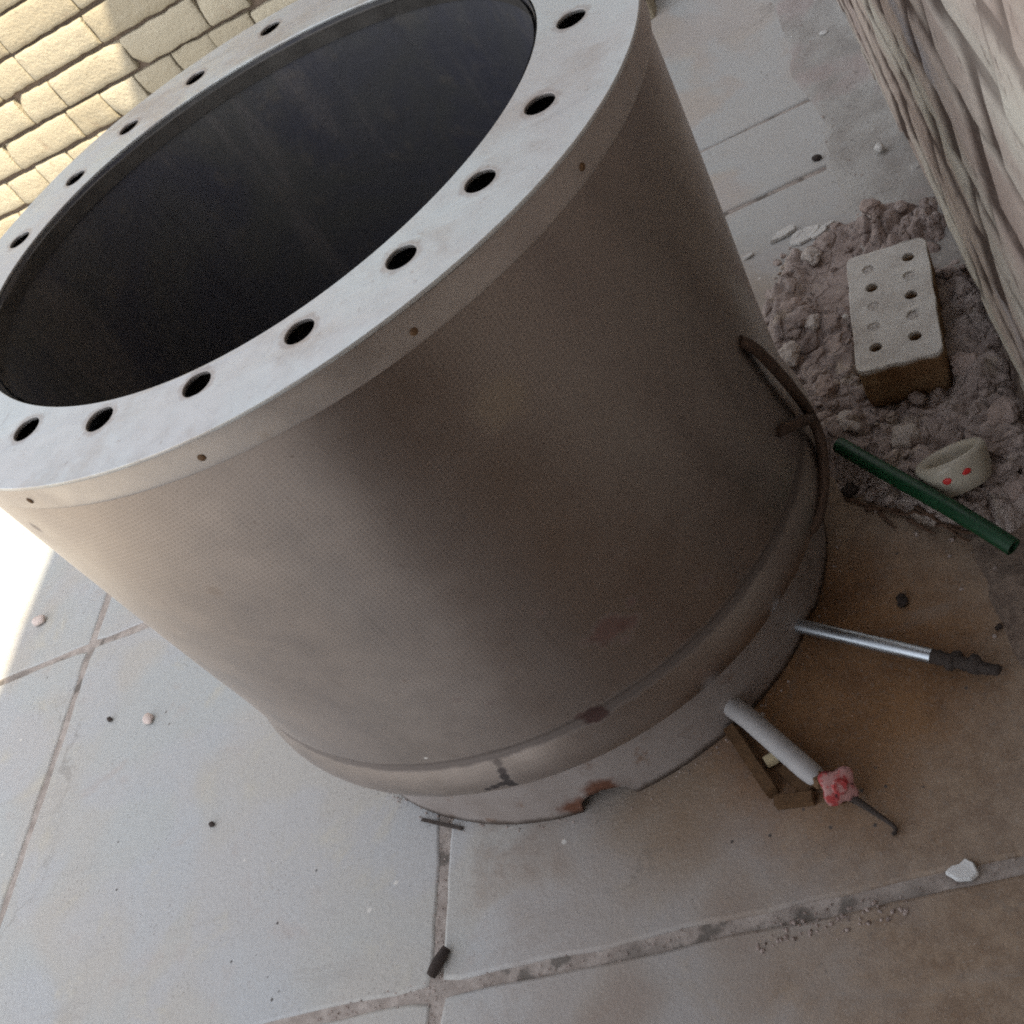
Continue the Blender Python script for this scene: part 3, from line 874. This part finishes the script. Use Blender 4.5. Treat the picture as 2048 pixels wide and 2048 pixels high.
# ------------------------------------------------------------------ small things lying about
# perforated brick
def perforated_brick():
    cu = bpy.data.curves.new('brick_outline', 'CURVE'); cu.dimensions = '2D'; cu.fill_mode = 'BOTH'
    def spl(pts):
        s = cu.splines.new('POLY'); s.points.add(len(pts)-1); s.use_cyclic_u = True
        for p, (x, y) in zip(s.points, pts): p.co = (x, y, 0, 1)
    W, L = .108, .236; out = []
    r = random.Random(5)
    cr = .012
    def arc(cx, cy, a0):
        for k in range(5):
            a = R_(a0 + 90*k/4); out.append((cx+cr*math.cos(a), cy+cr*math.sin(a)))
    def side(ax, ay, bx, by):
        for k in range(1, 9):
            t = k/9; x, y = ax+(bx-ax)*t, ay+(by-ay)*t
            out.append((x+.0028*noise.noise((x*60, y*60, 2)), y+.0028*noise.noise((x*60, y*60, 7))))
    w, l = W/2, L/2
    arc(w-cr, l-cr, 0); side(w-cr, l, -w+cr, l); arc(-w+cr, l-cr, 90); side(-w, l-cr, -w, -l+cr)
    arc(-w+cr, -l+cr, 180); side(-w+cr, -l, w-cr, -l); arc(w-cr, -l+cr, 270); side(w, -l+cr, w, l-cr)
    spl(out)
    holes = [(.029, .084), (.026, .004), (.024, -.077), (-.024, .041), (-.027, -.079)]
    plugs = [(.027, .045), (.025, -.036), (-.026, .082), (-.024, .003), (-.026, -.038)]
    for x, y in holes + plugs:
        spl([(x+.0098*math.cos(t), y+.0098*math.sin(t)) for t in [2*math.pi*k/22 for k in range(22)]])
    cu.extrude = .0345; cu.bevel_depth = .0015; cu.bevel_resolution = 1
    tmp = bpy.data.objects.new('brick_tmp', cu); COL.objects.link(tmp)
    dg = bpy.context.evaluated_depsgraph_get(); dg.update()
    me = bpy.data.meshes.new_from_object(tmp.evaluated_get(dg))
    bpy.data.objects.remove(tmp); bpy.data.curves.remove(cu)
    me.name = 'perforated_brick'
    for v in me.vertices:
        v.co.z += .0015*noise.noise(v.co*40)
    o = link('perforated_brick', me, MOB)
    o.location = (.5425, .247, .052); o.rotation_euler = (R_(1.5), R_(2), R_(-8.5))
    tag(o, 'pale brick pierced with round holes lying on broken earth by the wall', 'brick')
    for x, y in plugs:                        # holes choked with clay
        bm = bmesh.new(); n = 20
        rings = [[bm.verts.new((x+tr*math.cos(2*math.pi*k/n), y+tr*math.sin(2*math.pi*k/n), .0345-dz+.0016*noise.noise((k*.7, x*90, tr*900)))) for k in range(n)] for tr, dz in ((.0104, .0022), (.0088, .0006), (.0064, .0011), (.003, .0003))]
        for a, b in zip(rings, rings[1:]):
            for k in range(n): bm.faces.new((a[k], a[(k+1) % n], b[(k+1) % n], b[k]))
        bm.faces.new(rings[-1])
        link('clay_plug', to_mesh(bm, 'clay_plug'), MPLUG, o)
MPLUG = simple('clay_plug', (.49, .46, .43), .95, 0, .3, 120, .5)
perforated_brick()

# green hose
bm = bmesh.new()
tube(bm, [(.4215, .0555, .052), (.443, .020, .052), (.477, -.034, .052), (.522, -.103, .050), (.552, -.149, .044), (.572, -.178, .036)], .0108, 20, hollow=.72)
tag(link('garden_hose', to_mesh(bm, 'garden_hose', True, 50), MGREEN), 'short length of dark green hose lying across the earth heap', 'hose')

# small cream cup
cup = empty('small_cup', (.547, -.055, .022), 'small cream cup with two red marks behind the green hose', 'cup')
cup.rotation_euler = (R_(-33), R_(-4), R_(6))
bm = bmesh.new(); n = 40
pr = [(.030, 0), (.037, .002), (.043, .016), (.0465, .034), (.0475, .040), (.0445, .0445), (.0405, .0452), (.0355, .0435), (.0315, .038), (.030, .026), (.027, .012), (.018, .0085), (.004, .008)]
rings = [[bm.verts.new((.93*r*math.cos(2*math.pi*k/n), .93*r*math.sin(2*math.pi*k/n), z)) for k in range(n)] for r, z in pr]
for a, b in zip(rings, rings[1:]):
    for k in range(n): bm.faces.new((a[k], a[(k+1) % n], b[(k+1) % n], b[k]))
bm.faces.new(rings[0]); bm.faces.new(rings[-1])
link('bowl', to_mesh(bm, 'bowl', True, 50), MCREAM, cup)
for (a, z) in ((-92, .025), (-58, .026)):
    bm = bmesh.new()
    t = R_(a-20)
    r = .0418
    p = Vector((r*math.cos(t), r*math.sin(t), z)); nn = Vector((math.cos(t), math.sin(t), -.2)).normalized()
    mm = Matrix.Translation(p) @ nn.to_track_quat('Z', 'Y').to_matrix().to_4x4() @ Matrix.Diagonal((.0058, .0042, .0012, 1))
    vs = bmesh.ops.create_uvsphere(bm, u_segments=14, v_segments=8, radius=1, matrix=mm)['verts']
    for v in vs: v.co += nn*0 + Vector((0, 0, 1))*.0015*noise.noise(v.co*300)
    link('red_mark', to_mesh(bm, 'red_mark', True), MRED, cup)

# shard, flakes, stones
def shard(name, pts, z0, h, mat, label, cat, group=None, jag=.0):
    bm = bmesh.new()
    b = [bm.verts.new((x, y, z0)) for x, y in pts]; cx = sum(p[0] for p in pts)/len(pts); cy = sum(p[1] for p in pts)/len(pts)
    t = [bm.verts.new((x+(cx-x)*.08, y+(cy-y)*.08, z0+h*(1+.25*math.sin(x*900+y*700)))) for x, y in pts]
    n = len(pts)
    for k in range(n): bm.faces.new((b[k], b[(k+1) % n], t[(k+1) % n], t[k]))
    bm.faces.new(t); bm.faces.new(b[::-1])
    bmesh.ops.bevel(bm, geom=bm.edges[:], offset=h*.12, segments=2, affect='EDGES')
    return tag(link(name, to_mesh(bm, name), mat), label, cat, group)
def around(cx, cy, lst): return [(cx+a, cy+b) for a, b in lst]
shard('china_shard', around(.4185, -.517, [(-.017, .002), (-.008, .0075), (-.001, .0065), (.006, .013), (.013, .006), (.0145, -.006), (.006, -.0105), (-.007, -.0085)]), .001, .006, MWHITE,
      'white heart shaped china shard on the dirty slab', 'shard')
fl = [(.423, .628, .03, .016), (.455, .600, .032, .019), (.478, .588, .022, .012), (.441, .606, .014, .010), (.358, .609, .012, .006), (.492, .600, .014, .007)]
fl_lab = ['large flat white plaster flake nearest the drum among those behind the earth heap', 'biggest broad white plaster flake behind the earth heap', 'narrow white plaster flake at the heap edge toward the brick',
          'tiny white plaster flake between the two biggest flakes', 'small lone white plaster flake right beside the drum side', 'slim white plaster flake nearest the stone wall side of the flake cluster']
for k, (x, y, a, b) in enumerate(fl):
    n = 9; r = random.Random(k+50); ph = r.random()*6
    shard('plaster_flake', [(x+a*r.uniform(.6, 1.05)*math.cos(2*math.pi*i/n), y+b*r.uniform(.6, 1.1)*math.sin(2*math.pi*i/n+.4)) for i in range(n)], .002, .004+.002*r.random(), MPLAST, fl_lab[k], 'plaster flake', 'white plaster flakes by the earth heap')
def pebble(name, x, y, r, mat, label, cat, squash=.7, z=0.0, group=None):
    bm = bmesh.new(); rock(bm, (0, 0, 0), r, x*17+y*5, squash, .35, 3)
    mz = min(v.co.z for v in bm.verts)
    o = link(name, to_mesh(bm, name, True), mat); o.location = (x, y, z-mz-.0006)
    return tag(o, label, cat, group)
pebble('stone', .437, -.181, .0085, MPEB, 'small round black stone above the steel pipe', 'stone')
pebble('stone', .528, -.252, .0045, MPEB, 'tiny black stone right of the steel pipe tip', 'stone')
pebble('stone', .414, .012, .0105, MPEB, 'dark stone at the edge of the earth heap below the green hose', 'stone', z=.004)
pebble('stone', -.912, .084, .006, MPEB, 'small grey speck of stone on the pale slab by the long joint', 'stone')
pebble('stone', -.611, -.198, .0055, MPEB, 'small grey speck of stone in the middle of the big pale slab', 'stone')
pebble('pebble', -.811, .052, .012, MPINK, 'pale pinkish pebble on the grey slab left of the drum', 'pebble', .5)
pebble('pebble', -1.222, .423, .016, MPINK, 'pale pebble at the edge of the sunlit paving', 'pebble', .5)
pebble('pebble',   .611, .723, .010, MPLAST, 'whitish lump of plaster lying against the stone wall foot', 'pebble', .8, .012)
pebble('pebble', .512, .802, .009, MPEB, 'brown stone on the slab edge near the concrete strip', 'stone', .6)
pebble('pebble', .475, .325, .012, MPLAST, 'small white pebble on the earth just left of the brick', 'pebble', .9, .012)
pebble('pebble',   .602, 1.208, .008, MPLAST, 'whitish chip on the concrete strip far along the wall', 'pebble', .4, .008)
# dark fragment in the joint in front
bm = bmesh.new(); tube(bm, [(-.199, -.504, .006), (-.188, -.491, .008), (-.178, -.475, .006)], [.006, .0078, .0055], 10)
for v in bm.verts: v.co += Vector((.0015*noise.noise(v.co*300), .0015*noise.noise(v.co*310), 0))
tag(link('burnt_stub', to_mesh(bm, 'burnt_stub', True, 50), MPEB), 'short black charred stub lying in the joint in front of the drum', 'stub')
bm = bmesh.new(); plate(bm, (-.230, -.290), (-.165, -.320), .005, .003, .001)
bmesh.ops.bevel(bm, geom=bm.edges[:], offset=.0006, segments=1, affect='EDGES')
tag(link('metal_strip', to_mesh(bm, 'metal_strip'), MRUST), 'thin dark metal strip poking out from under the drum foot', 'strip')
# dry twigs along the heap edge
tw = [((.405, .008), (.44, -.03)), ((.425, -.02), (.468, -.045)), ((.455, -.042), (.505, -.078)), ((.47, -.062), (.497, -.098)), ((.50, -.085), (.548, -.112)), ((.515, -.098), (.56, -.135)), ((.44, -.035), (.455, -.07)), ((.485, -.055), (.53, -.125))]
for k, ((ax, ay), (bx, by)) in enumerate(tw):
    bm = bmesh.new(); r = random.Random(k+3)
    pts = []
    for i in range(7):
        t = i/6
        x, y = ax+(bx-ax)*t, ay+(by-ay)*t
        x += .004*noise.noise((k, t*3, 1)); y += .004*noise.noise((k, t*3, 5))
        pts.append((x, y, max(.0, heap_z(x, y)) + .003 + .003*abs(math.sin(t*5+k))))
    tube(bm, pts, [.0028*(1-.6*i/6) for i in range(7)], 7)
    tag(link('twig', to_mesh(bm, 'twig', True), MTWIG), 'thin brown dry twig in the litter along the earth heap edge', 'twig', 'dry twigs along the earth heap edge')

# ------------------------------------------------------------------ light, sky, camera
sx, sy, sz = .512, -.50, 1.0
el = math.atan2(sz, math.hypot(sx, sy))
w = bpy.data.worlds.new('World'); S.world = w; w.use_nodes = True
nt = w.node_tree; bg = nt.nodes['Background']
sky = nt.nodes.new('ShaderNodeTexSky'); sky.sky_type = 'NISHITA'; sky.sun_disc = False
sky.sun_elevation = el; sky.sun_rotation = math.atan2(sx, sy); sky.dust_density = 1.5; sky.ozone_density = 1.0
hs = nt.nodes.new('ShaderNodeHueSaturation'); hs.inputs['Saturation'].default_value = .22
nt.links.new(sky.outputs[0], hs.inputs['Color']); nt.links.new(hs.outputs[0], bg.inputs[0]); bg.inputs[1].default_value = .12
L = bpy.data.lights.new('sun', 'SUN'); L.energy = 2.6; L.angle = R_(.5); L.color = (1, .87, .64)
lo = bpy.data.objects.new('sun', L); COL.objects.link(lo)
lo.rotation_euler = Vector((sx, sy, sz)).to_track_quat('Z', 'Y').to_euler()

cam = bpy.data.cameras.new('camera'); co = bpy.data.objects.new('camera', cam); COL.objects.link(co)
Rm = Matrix(((.87309, .33354, .35562), (.00951, .7176, -.69639), (-.48746, .6114, .62336)))
co.matrix_world = Matrix.Translation((.5472, -1.0465, 1.1339)) @ Rm.to_4x4()
cam.sensor_width = 36; cam.lens = 39.957; cam.clip_end = 300; cam.clip_start = .02
S.camera = co
S.view_settings.view_transform = 'Standard'; S.view_settings.look = 'None'
S.view_settings.exposure = 1.95; S.view_settings.gamma = 1
S.cycles.filter_width = 2.0
S.cycles.use_denoising = False
S.cycles.max_bounces = 8
